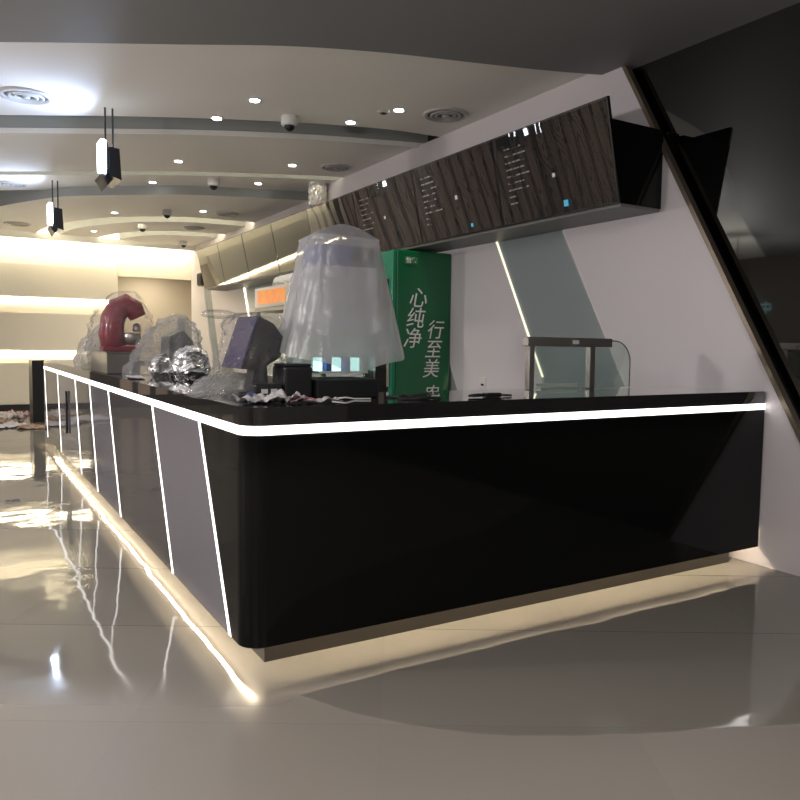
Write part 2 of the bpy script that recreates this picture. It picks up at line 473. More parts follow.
slab('wall_right_panel', l4, l5, 0, ZC)
slab('wall_right_panel', l6, l7, 0, ZC)
slab('wall_right_panel', lambda z: l7(z)+.5, yend, 0, ZC)
# bronze edge trim along the slanted front edge
struct('trim_slanted_edge', PR([(edgeF(0)-.035, 0), (edgeF(0), 0), (edgeF(ZF), ZF), (edgeF(ZF)-.035, ZF)], 'x', 3.345, 3.40), M_trim)
M_wled2 = emis('led_wall_far', (1, .90, .62), 7)
def edge_led(f, z0, z1, s, m=None):   # light line tucked on the slanted edge of a panel
    g0, g1 = f(z0), f(z1)
    pts = [(g0+s*.012, z0), (g0, z0), (g1, z1), (g1+s*.012, z1)]
    struct('trim_edge_light', PR(pts, 'x', 3.372, 3.384), m or M_wled)
edge_led(l2, 1.1, 2.36, -1); edge_led(l4, .9, 2.36, -1); edge_led(l6, .9, 2.36, -1, M_wled2)
edge_led(l1, 1.0, 2.36, 1); edge_led(l3, .9, 2.36, 1); edge_led(l5, .9, 2.36, 1); edge_led(l7, .9, 2.2, 1, M_wled2)

# left wall across the hall: bronze slatted shutters, and the hall's rear wall
struct('wall_left', B(XL-.1, XL, YB, YF+.2, 0, ZR+.05), mat('hall_wall', (.10, .085, .075), .5))
bm = bmesh.new()
y = 9.0
while y < 13.0:
    box(bm, XL, XL+.02, y, y+.24, .25, 3.3); y += .36
struct('wall_left_shutters', bm, M_slat)
struct('wall_far_hall', B(XL, XB, YF+.1, YF+.2, 0, ZR+.05), mat('hall_far_wall', (.06, .05, .045), .5))
bm = bmesh.new()
x = XL+.1
while x < XB-.7:
    box(bm, x, x+.24, YF+.08, YF+.1, .25, 3.3); x += .36
struct('wall_far_shutters', bm, M_slat)
struct('wall_back', B(XL, XM, YB-.1, YB, 0, ZR+.05), mat('hall_rear_wall', (.16, .155, .16), .6))

# ------------------------------------------------------------------ the counter
CT = thing('service_counter', 'long L-shaped black service counter with glowing white light line under its top', 'counter', (0, 0, 0))
RC = .09
def corner_path(y_from, x_to, r=RC, off=0):
    pts = [(off, y_from)]
    for k in range(9):
        a = PI + k/8*PI/2
        pts.append((r + (r-off)*math.cos(a), r + (r-off)*math.sin(a)))
    pts.append((x_to, off))
    return pts
XR = 3.345
# countertop
out = corner_path(8.0, XR)
D = .70
tp = out + [(XR, D), (D, D), (D, 8.0)]
bm = PR(tp, 'z', 1.025, 1.10)
bmesh.ops.bevel(bm, geom=[e for e in bm.edges if abs(e.verts[0].co.z-1.10) < 1e-5 and abs(e.verts[1].co.z-1.10) < 1e-5], offset=.006, segments=2, affect='EDGES')
obj('countertop', bm, M_top, CT)
# light line under the top
obj('light_line', ribbon(bmesh.new(), corner_path(8.0, XR, off=-.003), .988, 1.0245, .012), M_ledh, CT, label='glowing white light line under the countertop')
# carcass
cb_ = [(.03, 8.0), (.03, .1), (.1, .03), (XR, .03), (XR, D-.03), (D-.03, D-.03), (D-.03, 8.0)]
obj('carcass', PR(cb_, 'z', .225, 1.02), M_blackp, CT)
# slanted light strips and the panels between them (left face)
tops = [.64, 1.62, 3.10, 4.03, 4.95, 6.45, 7.93]
bots = [.19, 1.165, 2.65, 3.66, 4.60, 6.19, 7.66]
ZB, ZT, hw = .12, .984, .015
for a, b in zip(tops, bots):
    obj('slanted_light_strip', PR([(b-hw, ZB), (b+hw, ZB), (a+hw, ZT), (a-hw, ZT)], 'x', -.002, .02), M_led, CT, label='slanted white light strip')
mats = [M_grey, M_dgrey, M_grey, M_dgrey, M_grey, M_dgrey]
for i in range(6):
    p = [(bots[i]+hw, ZB), (bots[i+1]-hw, ZB), (tops[i+1]-hw, ZT), (tops[i]+hw, ZT)]
    obj('side_panel', PR(p, 'x', 0, .022), mats[i], CT, label='glossy %s side panel' % ('grey' if i % 2 == 0 else 'dark grey'))
obj('end_panel', PR([(bots[6]+hw, ZB), (8.0, ZB), (8.0, ZT), (tops[6]+hw, ZT)], 'x', 0, .022), M_dgrey, CT)
# black front panel wrapping round the corner up to the first slanted strip
bm = bmesh.new()
path = corner_path(.15, XR)[1:]
lo = [bm.verts.new((0, bots[0]-hw, ZB))] + [bm.verts.new((p[0], p[1], ZB)) for p in path]
hi = [bm.verts.new((0, tops[0]-hw, ZT))] + [bm.verts.new((p[0], p[1], ZT)) for p in path]
for i in range(len(lo)-1): bm.faces.new((lo[i], lo[i+1], hi[i+1], hi[i]))
bmesh.ops.recalc_face_normals(bm, faces=bm.faces)
r = bmesh.ops.extrude_face_region(bm, geom=bm.faces[:])
for v in [g for g in r['geom'] if isinstance(g, bmesh.types.BMVert)]:
    n = Vector((.02 if v.co.x < .06 else 0, .02 if v.co.y < .06 else 0, 0)); v.co += n
obj('front_panel', bm, M_black, CT, label='plain glossy black front panel')
# recessed kick and the warm strip under the panels
kp = corner_path(8.0, XR-.12, r=.12, off=.09)
obj('toe_kick', PR([(.13, 8.0)] + [(p[0], p[1]) for p in [(.13, .13)]] + [(XR-.10, .13), (XR-.10, .30), (.30, .30), (.30, 8.0)], 'z', .0, .225), M_kick, CT)
obj('floor_light_strip', B(.095, .108, .13, 7.95, .178, .188), M_under, CT, label='warm light strip shining down on the floor')
obj('floor_light_strip', B(.11, XR-.02, .095, .108, .190, .200), M_under, CT, label='warm light strip shining down on the floor')
# dark bar added in place of a reflection on a far side panel
obj('reflection_bar', B(-.022, -.004, 5.52, 5.57, .40, .84, bev=.004), M_blackp, CT, label='thin black bar standing for a reflection on a far side panel')

# far counter with black frame
FC = thing('far_counter', 'low black-framed counter standing beyond the far end of the long counter', 'counter', (.1, 10.8, 0))
obj('end_panel', B(.07, .24, 10.8, 11.5, 0, 1.03, bev=.004), M_blackp, FC)
obj('top', B(.24, 2.2, 10.8, 11.5, .97, 1.03, bev=.004), M_blackp, FC)
obj('front_panel', B(.24, 2.2, 10.86, 10.9, .0, .97), mat('pale_panel', (.42, .38, .31), .25), FC)

# back counter along the right wall
BC = thing('back_counter', 'black-topped back counter along the wall under the far menu screens', 'counter', (3.0, 5, 0))
obj('carcass', B(2.75, 3.34, 4.6, 12.0, .1, .86), M_box, BC)
obj('top', B(2.70, 3.355, 4.55, 12.0, .86, .92, bev=.004), M_top, BC)
obj('kick', B(2.80, 3.34, 4.65, 11.95, 0, .1), M_blackp, BC)

# ------------------------------------------------------------------ menu screens
Y0, DW = .87, 1.2425
HX = [(2.826, 2.89), (2.962, 2.345), (3.355, 2.345), (3.355, 2.89)]
MH = thing('screen_housing', 'long black box housing behind the row of menu screens, fixed to the wall', 'housing', (3.1, Y0, 2.34))
obj('body', PR(HX, 'y', Y0, Y0+8*DW), M_black, MH)
obj('housing_back', B(3.402, XM-.003, Y0, Y0+8*DW, 2.345, 2.89), M_black, MH)
obj('soffit', B(2.965, 3.355, Y0+.01, Y0+8*DW, 2.325, 2.345), M_soff, MH, label='grey underside')
top, bot = (2.801, 3.03), (2.948, 2.345)
dirv = Vector((bot[0]-top[0], 0, bot[1]-top[1])).normalized()
nrm = Vector((dirv.z, 0, -dirv.x))      # towards the hall, slightly down
if nrm.x > 0: nrm = -nrm
def sp(u, y, d):
    """point on a screen: u 0 top .. 1 bottom, y, d in front of the glass"""
    p = Vector((top[0], y, top[1])) + Vector((bot[0]-top[0], 0, bot[1]-top[1]))*u + nrm*d
    return p
def quadbox(bm, u0, u1, y0, y1, d0, d1):
    vs = [bm.verts.new(sp(u, y, d)) for d in (d0, d1) for (u, y) in ((u0, y0), (u0, y1), (u1, y1), (u1, y0))]
    a, b = vs[:4], vs[4:]
    bm.faces.new(a); bm.faces.new(b[::-1])
    for i in range(4): bm.faces.new((a[i], a[(i+1) % 4], b[(i+1) % 4], b[i]))
    return bm
names = ['nearest menu screen, beside the black housing end, with a bright blue sticker',
         'second menu screen from the near end, with a white sticker in its middle',
         'third menu screen from the near end, just above the green refrigerator',
         'fourth menu screen from the near end, behind the tip of the white draped cover',
         'fifth menu screen from the near end, grey glass with a bright ceiling reflection',
         'sixth menu screen from the near end, grey glass without film',
         'seventh menu screen from the near end, next to the farthest one',
         'farthest menu screen in the row, above the small black speaker']
for i in range(8):
    y0, y1 = Y0+i*DW+.004, Y0+(i+1)*DW-.004
    t = thing('menu_screen', names[i], 'screen', tuple(sp(1, y0, 0)), 'menu screens in the row above the counter')
    bm = bmesh.new(); quadbox(bm, 0, 1, y0, y1, -.02, .006)
    obj('frame', bm, M_blackp, t)
    bm = bmesh.new(); quadbox(bm, .018, .982, y0+.012, y1-.012, .0065, .009)
    obj('glass', bm, M_scr if i < 4 else M_scrg, t)
    if i < 4:
        # loose protective film, rippled in vertical folds
        bm = bmesh.new(); nu_, nv_ = 90, 14; g = []
        for a in range(nu_+1):
            row = []
            for b in range(nv_+1):
                yy = y0+.01+(y1-y0-.02)*a/nu_; uu = .01+.98*b/nv_
                sl = yy + .25*uu
                dd = .020 + .0007*math.sin(sl*30+2*noise.noise(Vector((yy*2, uu*2, i)))) + .006*noise.noise(Vector((yy*1.6, uu*1.2, i*3)))
                row.append(bm.verts.new(sp(uu, yy, dd)))
            g.append(row)
        for a in range(nu_):
            for b in range(nv_): bm.faces.new((g[a][b], g[a+1][b], g[a+1][b+1], g[a][b+1]))
        obj('protective_film', bm, M_sfilm, t, smooth=True)
    if i < 3:
        rr = random.Random(i+3)
        for r in range(9):
            u = .16 + r*.075
            yy = ys = y1-.12
            bm = bmesh.new()
            for w in range(2 if r > 6 else 5):
                L_ = rr.uniform(.015, .05)
                if w and rr.random() < .3: yy -= .05; continue
                quadbox(bm, u, u+.016, yy-L_, yy, .010, .0105); yy -= L_+rr.uniform(.006, .02)
            quadbox(bm, u+.0145, u+.016, yy+.01, ys, .0099, .0104)
            bmesh.ops.remove_doubles(bm, verts=bm.verts, dist=.0001)
            obj('menu_line', bm, M_menu, t, label='small pale menu lettering' if r == 0 else None)
    if i in (0, 1, 2):
        for (u, yy, s, m) in {0: [(.86, 1.33, .045, M_blue), (.56, 1.43, .03, M_txt)], 1: [(.50, 2.67, .035, M_txt), (.88, 2.5, .03, M_blue)], 2: [(.5, 3.95, .03, M_txt)]}[i]:
            bm = bmesh.new(); quadbox(bm, u, u+s/.7, yy, yy+s, .0265, .028)
            obj('sticker', bm, m, t, label='small blue square sticker' if m is M_blue else 'small white square sticker')

# small speaker, wrapped rolls
sk = thing('wall_speaker', 'small black speaker hanging beneath the far end of the menu screens', 'speaker', (3.0, 10.95, 2.5))
obj('cabinet', B(2.93, 3.10, 10.95, 11.25, 2.42, 2.66, bev=.01), M_blackp, sk)
obj('grille', B(2.915, 2.93, 10.97, 11.23, 2.44, 2.64), mat('speaker_grille', (.03, .03, .03), .8), sk)
obj('bracket', B(3.10, 3.37, 11.05, 11.15, 2.52, 2.56), M_blackp, sk)

def sparkle(name, c, r, h, label):
    bm = bmesh.new(); seg, nz = 48, 14; rings = []
    for j in range(nz+1):
        rings.append([bm.verts.new((c[0]+(r+random.uniform(-.008, .008))*math.cos(2*PI*k/seg), c[1]+(r+random.uniform(-.008, .008))*math.sin(2*PI*k/seg), c[2]+h*j/nz)) for k in range(seg)])
    for a, b in zip(rings, rings[1:]):
        for k in range(seg): bm.faces.new((a[k], a[(k+1) % seg], b[(k+1) % seg], b[k]))
    bm.faces.new(rings[0][::-1]); bm.faces.new(rings[-1])
    return obj(name, bm, mat('crystal_mesh', (.8, .78, .72), .2, metal=.3), label=label, cat='lamp')
sparkle('crystal_ceiling_lamp', (3.22, 6.45, ZC-.30), .12, .30, 'sparkling crystal drum lamp fixed to the ceiling above the menu screens')
bm = bmesh.new(); seg = 32
pts = [(2.98, 6.50+.75*k/14, 2.225) for k in range(15)]
tube(bm, pts, [.09+random.uniform(-.006, .006) for _ in pts], seg=24)
for v in bm.verts: v.co += Vector((random.uniform(-.005, .005),)*3)
obj('wrapped_duct', bm, mat('bubble_wrap', (.75, .74, .70), .3), label='white bubble-wrapped tube hanging under the menu screen housing', cat='tube')

# ------------------------------------------------------------------ display cabinet with orange header
DC = thing('display_cabinet', 'open black-framed cabinet with orange picture header under the far screens', 'cabinet', (2.9, 6.6, .92))
obj('header', B(2.68, 2.72, 6.12, 7.40, 1.86, 2.13, bev=.004), M_whitep, DC)
obj('header_picture', B(2.672, 2.68, 6.25, 7.27, 1.90, 2.09), M_orange, DC, label='orange and red food picture')
obj('header_end', B(2.72, 3.2, 6.12, 6.16, 1.80, 2.13), M_blackp, DC)
obj('top_rail', B(2.68, 3.2, 6.16, 7.40, 1.80, 1.858), M_blackp, DC)
for yy in (6.12, 7.34):
    obj('post', B(2.69, 2.74, yy, yy+.05, .92, 1.80), M_blackp, DC)
    obj('post', B(3.15, 3.20, yy, yy+.05, .92, 1.80), M_blackp, DC)
obj('shelf', B(2.70, 3.19, 6.17, 7.34, 1.2, 1.22), M_glass, DC)

# ------------------------------------------------------------------ green refrigerator with lettering
FR = thing('refrigerator', 'tall green drinks refrigerator with white vertical lettering against the right wall', 'refrigerator', (3.05, 3.47, 0))
fx0, fx1, fy0, fy1, fh = 2.715, 3.352, 3.47, 4.08, 2.285
obj('body', B(fx0, fx1, fy0, fy1, .08, fh, bev=.012), M_green, FR)
dr_ = obj('door', B(fx0-.045, fx0-.002, fy0+.004, fy1, .10, fh-.01, bev=.008), M_green2, FR, label='brighter green door edge')
obj('door_glass', B(fx0-.052, fx0-.046, fy0+.07, fy1-.07, .35, 2.0), M_scr, dr_)
obj('handle', B(fx0-.075, fx0-.053, fy0+.03, fy0+.055, .95, 1.35, bev=.005), M_steel, dr_)
for (a, b) in ((fx0+.05, fy0+.05), (fx1-.1, fy0+.05), (fx0+.05, fy1-.1), (fx1-.1, fy1-.1)):
    obj('foot', B(a, a+.05, b, b+.05, 0, .085), M_blackp, FR)
def text(body, size, x, z, y, m, parent, name='lettering', shear=.18, depth=.0015, label=None, rot=None, bold=.0):
    cu = bpy.data.curves.new(name, 'FONT'); cu.body = body; cu.size = size; cu.extrude = depth; cu.shear = shear; cu.offset = bold
    cu.align_x = 'CENTER'; cu.align_y = 'CENTER'
    to = bpy.data.objects.new(name+'_c', cu); COL.objects.link(to)
    bpy.context.view_layer.update()
    me = bpy.data.meshes.new_from_object(to.evaluated_get(bpy.context.evaluated_depsgraph_get()))
    bpy.data.objects.remove(to)
    rm = rot or Matrix.Rotation(PI/2, 4, 'X')
    me.transform(Matrix.Translation((x, y, z)) @ rm)
    me.materials.clear(); me.materials.append(m)
    o = bpy.data.objects.new(name, me); COL.objects.link(o)
    if parent:
        o.parent = parent; o.matrix_parent_inverse = Matrix.Translation(-parent.location)
    if label: o['label'] = label
    return o
for i, ch in enumerate('心纯净'):
    text(ch, .215, 2.955-.03*i, 1.815-.20*i, fy0-.003, M_txt, FR, label='white character', bold=.0)
for i, ch in enumerate('行至美'):
    text(ch, .20, 3.165-.022*i, 1.505-.195*i, fy0-.003, M_txt, FR, label='white character', bold=.0)
text('农', .18, 3.13, .865, fy0-.003, M_txt, FR, label='white character', bold=.0)
obj('badge', B(2.80, 2.95, fy0-.004, fy0-.001, 2.15, 2.22, bev=.001), M_badge, FR)
text('怡宝', .062, 2.875, 2.185, fy0-.007, M_txt, FR, shear=0, bold=.001)

# wall socket
ws = thing('wall_socket', 'small white wall socket low on the white wall right of the refrigerator', 'socket', (XW, 2.9, 1.0))
obj('plate', B(3.352, 3.36, 2.86, 2.96, .96, 1.06, bev=.002), M_whitep, ws)
obj('outlet', B(3.350, 3.352, 2.89, 2.93, .98, 1.0), M_blackp, ws)

# ------------------------------------------------------------------ glass guard on the right of the counter
SG = thing('glass_guard', 'steel framed glass guard with one rounded corner on the countertop', 'guard', (2.2, .6, 1.1))
obj('post', B(1.935, 1.975, .58, .62, 1.101, 1.36, bev=.003), M_steel, SG)
obj('post', B(2.425, 2.47, .58, .62, 1.101, 1.36, bev=.003), M_steel, SG)
obj('rail', B(1.915, 2.61, .575, .625, 1.36, 1.415, bev=.004), M_steel, SG)
obj('label_plate', B(2.27, 2.32, .572, .575, 1.375, 1.40), M_whitep, SG)
obj('glass_pane', B(1.976, 2.424, .596, .602, 1.103, 1.36), M_glass, SG)
pts = [(2.471, 1.103), (2.80, 1.103), (2.80, 1.25)] + [(2.66+.14*math.cos(a), 1.26+.14*math.sin(a)) for a in [k*PI/16 for k in range(9)]] + [(2.612, 1.40), (2.612, 1.355), (2.471, 1.355)]
obj('rounded_pane', PR(pts, 'y', .596, .602), M_glass, SG, label='clear pane with rounded upper corner')
rim = [(2.80, .599, 1.103), (2.80, .599, 1.25)] + [(2.66+.14*math.cos(a), .599, 1.26+.14*math.sin(a)) for a in [k*PI/16 for k in range(9)]] + [(2.612, .599, 1.40)]
obj('pane_rim', tube(bmesh.new(), rim, .004), mat('dark_rim', (.10, .12, .11), .3), SG)
tray = thing('white_tray', 'thin pale tray lying behind the steel framed glass guard', 'tray', (2.2, .65, 1.1))
obj('tray_base', B(2.08, 2.42, .64, .69, 1.101, 1.112), M_whitep, tray)
obj('tray_rim', B(2.08, 2.42, .68, .69, 1.112, 1.13), M_whitep, tray)

# cable knot and tools
def cable(pts, r, label, name='cable'):
    P2 = []
    P = [pts[0]]+list(pts)+[pts[-1]]
    for i in range(1, len(P)-2):
        for j in range(8):
            t = j/8
            P2.append([.5*((2*P[i][a])+(-P[i-1][a]+P[i+1][a])*t+(2*P[i-1][a]-5*P[i][a]+4*P[i+1][a]-P[i+2][a])*t*t+(-P[i-1][a]+3*P[i][a]-3*P[i+1][a]+P[i+2][a])*t**3) for a in range(3)])
    P2.append(pts[-1])
    return obj(name, tube(bmesh.new(), P2, r), M_blackp, smooth=True, label=label, cat='cable')
z = 1.107
cable([(.80, .30, z), (.88, .24, z), (.95, .17, z), (1.0, .22, z+.012), (.92, .30, z), (.86, .22, z+.012), (.80, .16, z), (.9, .12, z), (1.02, .15, z)], .006, 'black cable coiled on the countertop beside the draped display case')
tl = thing('hand_tool', 'dark hand tool lying on the countertop in front of the white wall', 'tool', (1.32, .16, 1.1))
obj('handle', tube(bmesh.new(), [(1.20, .17, 1.110), (1.25, .165, 1.112), (1.30, .16, 1.112)], [.006, .009, .007]), M_blackp, tl, smooth=True)
obj('head', B(1.29, 1.39, .145, .185, 1.101, 1.122, bev=.006), M_blackp, tl)
obj('tip', tube(bmesh.new(), [(1.39, .165, 1.112), (1.43, .175, 1.108), (1.47, .17, 1.107)], [.008, .006, .005]), M_steel, tl, smooth=True)

# ------------------------------------------------------------------ draped display case
DCs = thing('drinks_dispenser', 'boxy countertop dispenser with black base and lit glass case, under the milky sheet', 'dispenser', (.62, .48, 1.1))
obj('base', B(.46, .79, .34, .62, 1.101, 1.19, bev=.006), M_blackp, DCs)
obj('glass_case', B(.48, .78, .36, .60, 1.19, 1.40), M_glass, DCs)
obj('inner_tray', B(.50, .76, .40, .58, 1.215, 1.225), M_whitep, DCs)
for k in range(5):
    obj('lit_insert', B(.51+k*.05, .54+k*.05, .45, .50, 1.225, 1.29, bev=.004), M_cyan if k % 2 == 0 else M_navy, DCs)
obj('body', B(.475, .785, .35, .61, 1.40, 1.72, bev=.008), mat('pale_case', (.55, .56, .60), .4), DCs)
obj('head_panel', B(.495, .655, .375, .585, 1.72, 1.82, bev=.006), M_navy, DCs, label='navy blue head panel')
obj('head_end', B(.655, .775, .375, .585, 1.72, 1.82, bev=.006), M_blackp, DCs, label='black head panel')
obj('side_rod', tube(bmesh.new(), [(.805, .42, 1.10+.002), (.805, .42, 1.72)], .004), M_steel, DCs)

def drape(t):
    # t 0 hem .. 1 peak: flared skirt, square shoulders, low pitched top
    if t < .72:
        w = 1-t/.72
        return .178+.14*w, .150+.06*w, .005*(1-t), 0, .17+.575*(t/.72)
    k = (t-.72)/.28
    return .175*(1-k)**.8+.012, .15*(1-k)**.8+.012, .02*k, 0, .745+.085*k**.8
bm = lump((.635, .48, 1.10), drape, nu=120, nv=60, amp=.006, freq=5, seed=3, fold=.035, folds=5, sq=4.0, crease=.004, open_bottom=True)
for v in bm.verts:       # hem rises and dips
    a = math.atan2(v.co.y-.48, v.co.x-.635)
    k = 1-smoothstep(1.26, 1.5, v.co.z)
    v.co.z += k*(.042*math.cos(2*a)+.008*math.sin(5*a))
dr = obj('plastic_drape', bm, M_milk, smooth=True, label='milky white plastic sheet draped over the tall dispenser, flaring at its hem', cat='cover')

# black boxes beside it
bx = thing('receipt_printer', 'black box-shaped printer on the countertop between terminal and draped dispenser', 'printer', (.38, .42, 1.1))
obj('body', B(.31, .45, .36, .52, 1.101, 1.25, bev=.012), M_blackp, bx)
obj('lid', B(.315, .445, .37, .51, 1.25, 1.262, bev=.004), M_blackm, bx)
bx2 = thing('card_reader', 'low dark device with two pale keys beside the touch terminal', 'device', (.25, .30, 1.1))
obj('body', B(.17, .30, .36, .46, 1.101, 1.17, bev=.008), M_blackp, bx2)
for k in range(2): obj('key', B(.20+k*.045, .23+k*.045, .357, .361, 1.13, 1.15), M_whitep, bx2)

# ------------------------------------------------------------------ touch terminal under plastic
PT = thing('touch_terminal', 'black touch-screen sales terminal turned sideways near the counter corner', 'terminal', (.25, .6, 1.1))
obj('housing', PR([(.150, 1.235), (.235, 1.475), (.30, 1.445), (.35, 1.38), (.335, 1.29), (.24, 1.235)], 'y', .47, .76), M_blackp, PT)
obj('screen', PR([(.140, 1.240), (.146, 1.238), (.231, 1.478), (.225, 1.480)], 'y', .48, .75), M_purple, PT, label='touch screen with violet reflection painted in')
obj('stand', PR([(.22, 1.13), (.31, 1.13), (.30, 1.26), (.25, 1.26)], 'y', .56, .67), M_blackp, PT)
obj('base', B(.14, .36, .50, .73, 1.101, 1.13, bev=.008), M_blackp, PT)
def pf(t):
    z = .002+.40*t
    if t < .28:
        k = 1-t/.28
        return .15+.10*k, .17+.08*k, -.02-.015*k, 0, z
    k = (t-.28)/.72
    s = 1 if k < .8 else math.sqrt(max(.02, 1-((k-.8)/.2)**2))
    return (.14-.02*k)*s, (.17)*s, -.02+.03*k, 0, z
obj('terminal_wrap', lump((.25, .61, 1.10), pf, nu=80, nv=48, amp=.014, freq=9, seed=11, fold=.05, folds=8, sq=3, crease=.04), M_clear, smooth=False,
    label='crumpled clear plastic pulled over the touch terminal and heaped on the counter', cat='plastic wrap')
obj('plastic_flap', lump((.10, .66, 1.465), lambda t: (.085*math.sqrt(max(.02, 1-(2*t-1)**2)), .06*math.sqrt(max(.02, 1-(2*t-1)**2)), 0, 0, .045*t), nu=30, nv=10, amp=.004, freq=20, seed=2),
    M_clear, PT, smooth=True, label='clear plastic flap sticking out from the top of the screen')
obj('heaped_plastic', lump((.17, .72, 1.10), dome_prof(.19, .15, .11), nu=60, nv=20, amp=.02, freq=14, seed=5, fold=.08), M_wrapd,
    label='loose grey plastic film heaped at the foot of the touch terminal', cat='plastic film')

# papers and packs by the corner
for (c, sx, sy, am, sd, rt, m, lb, nm) in [
    ((.13, .24, 1.101), .15, .12, .055, 1, .3, M_paper, 'crumpled white paper nearest the counter corner', 'crumpled_paper'),
    ((.22, .19, 1.101), .16, .12, .075, 2, -.2, M_paper, 'tallest crumpled white paper in the middle of the litter by the corner', 'crumpled_paper'),
    ((.31, .165, 1.101), .12, .10, .04, 3, .1, M_redp, 'red and white crumpled wrapper between the white papers', 'crumpled_wrapper'),
    ((.39, .125, 1.101), .14, .09, .04, 4, -.3, M_paper, 'flat crumpled white paper at the right end of the litter', 'crumpled_paper'),
    ((.18, .34, 1.101), .11, .09, .05, 6, .5, M_bluep, 'blue wrapper tucked behind the crumpled white papers', 'crumpled_wrapper')]:
    o = obj(nm, sheet(c, sx*1.2, sy*1.2, am*.75, 11, sd, rt), m, label=lb, cat='paper' if 'paper' in nm else 'wrapper', group='litter on the counter corner')
bt = thing('plastic_strap', 'thin pale strap end lying in front of the dispenser base', 'strap', (.62, .22, 1.1))
obj('band', tube(bmesh.new(), [(.50, .26, 1.105), (.56, .24, 1.112), (.61, .25, 1.104), (.68, .22, 1.105)], .004), M_whitep, bt, smooth=True)

# ------------------------------------------------------------------ items further along the counter
gb = thing('metal_box', 'low grey metal box on the counter carrying the wrapped red machine', 'box', (.16, 3.75, 1.1))
obj('box_body', B(.035, .285, 3.35, 4.15, 1.101, 1.262, bev=.005), M_box, gb)
obj('box_lid', B(.03, .29, 3.345, 4.155, 1.262, 1.272, bev=.002), M_box, gb)
rm = thing('red_machine', 'red countertop machine with curved arm wrapped in clear plastic on grey box', 'machine', (.16, 3.72, 1.272))
pa = [(.15, 3.72, 1.31), (.13, 3.72, 1.42), (.145, 3.72, 1.54), (.19, 3.72, 1.63), (.25, 3.72, 1.665), (.31, 3.72, 1.63), (.345, 3.72, 1.56)]
obj('curved_arm', tube(bmesh.new(), pa, [.10, .10, .098, .095, .09, .085, .07], seg=20), M_red, rm, smooth=True)
obj('foot_plate', B(.05, .36, 3.62, 3.82, 1.273, 1.32, bev=.02), M_red, rm, smooth=False)
obj('bowl', LA([(.04, 0), (.065, .01), (.08, .05), (.082, .10), (.078, .105)], (.285, 3.72, 1.325)), M_steel, rm, smooth=True)
obj('head_ring', LA([(.03, 0), (.035, .01), (.03, .06), (.01, .07)], (.335, 3.72, 1.44)), M_steel, rm, smooth=True)
obj('red_machine_wrap', lump((.20, 3.72, 1.272), lambda t: ((.24*(1-t**2.5)**.5+.01), (.17*(1-t**2.5)**.5+.01), .05*t-.01, 0, .505*t), nu=60, nv=34, amp=.016, freq=9, seed=21, sq=2.6, crease=.05), M_clear,
    label='clear plastic bag over the red machine', cat='plastic bag')
wh = lump((.11, 4.62, 1.10), dome_prof(.19, .2, .42, lean=(.12, 0)), nu=50, nv=26, amp=.035, freq=8, seed=31)
obj('wrapped_bundle', wh, film('pale_wrap', clear=.15, tint=(.80, .76, .66), bump=(20, .04)), label='pale plastic-wrapped bundle behind the grey box', cat='bundle')
obj('dark_core', B(.08, .17, 4.55, 4.72, 1.10+.02, 1.36), M_blackp, label='dark object inside the pale plastic-wrapped bundle', cat='machine')
# dark wrapped machine
wm = thing('wrapped_machine', 'dark grey machine hidden in crumpled clear plastic behind the foil ball', 'machine', (.45, 3.15, 1.1))
obj('machine_body', PR([(.42, 1.101), (.62, 1.101), (.62, 1.36), (.54, 1.45), (.44, 1.40)], 'y', 3.02, 3.30), mat('dark_machine', (.06, .07, .075), .3), wm)
obj('wrap', lump((.44, 3.15, 1.10), lambda t: (.27*(1-t**1.5)**.55+.02, .22*(1-t**2)**.5+.02, .10*t-.01, 0, .47*t), nu=70, nv=40, amp=.03, freq=8, seed=41, sq=2.2, fold=.05, crease=.07), M_wrapd, wm, label='crumpled clear plastic bag')
obj('foil_bundle', lump((.50, 2.66, 1.10), dome_prof(.155, .15, .235, flat=.7), nu=40, nv=20, amp=.022, freq=10, seed=51, crease=.015), M_foil, label='large crumpled silver foil ball on the countertop', cat='foil ball')
obj('foil_bundle', lump((.335, 2.80, 1.10), dome_prof(.10, .10, .175, flat=.7), nu=30, nv=15, amp=.02, freq=12, seed=52), M_foil, label='smaller silver foil lump left of the large foil ball', cat='foil ball')
obj('paper_strip', sheet((.11, 2.65, 1.101), .10, .42, .012, 9, 8, -.1), M_paper, label='thin white papers lying flat in front of the grey box', cat='paper')
obj('plastic_scrap', lump((.60, 2.2, 1.10), dome_prof(.10, .12, .10), nu=40, nv=16, amp=.025, freq=14, seed=61), film('yellow_scrap', clear=.35, tint=(.8, .75, .6), bump=(25, .04)), label='small crumpled plastic scrap right of the foil ball', cat='plastic film')

# ------------------------------------------------------------------ litter on the floor at the far left
lit = [((-.30, 11.6, 0), .55, .5, .16, M_paper, 'tallest heap of pale packing paper at the far left of the floor'),
       ((-.32, 11.0, 0), .5, .4, .08, M_brown, 'brown and cream cardboard scraps in front of the far wall'),
       ((-.38, 10.3, 0), .55, .6, .07, M_paper, 'flattened white packing paper on the far floor, nearest the camera'),
       ((.02, 10.0, 0), .45, .5, .05, M_brown, 'brown cardboard scrap beside the end of the counter'),
       ((-.6, 11.9, 0), .5, .6, .12, M_brown, 'brown scrap heap against the far wall at the left edge'),
       ((-.15, 12.2, 0), .6, .4, .10, M_redp, 'reddish wrapper scraps against the dark skirting'),
       ((-.9, 10.9, 0), .7, .6, .10, M_paper, 'pale paper heap at the left edge of the picture')]
for k, (c, sx, sy, am, m, lb) in enumerate(lit):
    obj('packing_scrap', sheet((c[0], c[1], .001), sx, sy, am, 9, 70+k, k), m, label=lb, cat='scrap', group='packing scraps on the far floor')
obj('floor_wrapper', sheet((-.60, 4.15, .001), .12, .05, .02, 16, 90, -.5), mat('dark_wrapper', (.10, .09, .14), .4), label='small dark wrapper lying alone on the glossy floor', cat='wrapper')

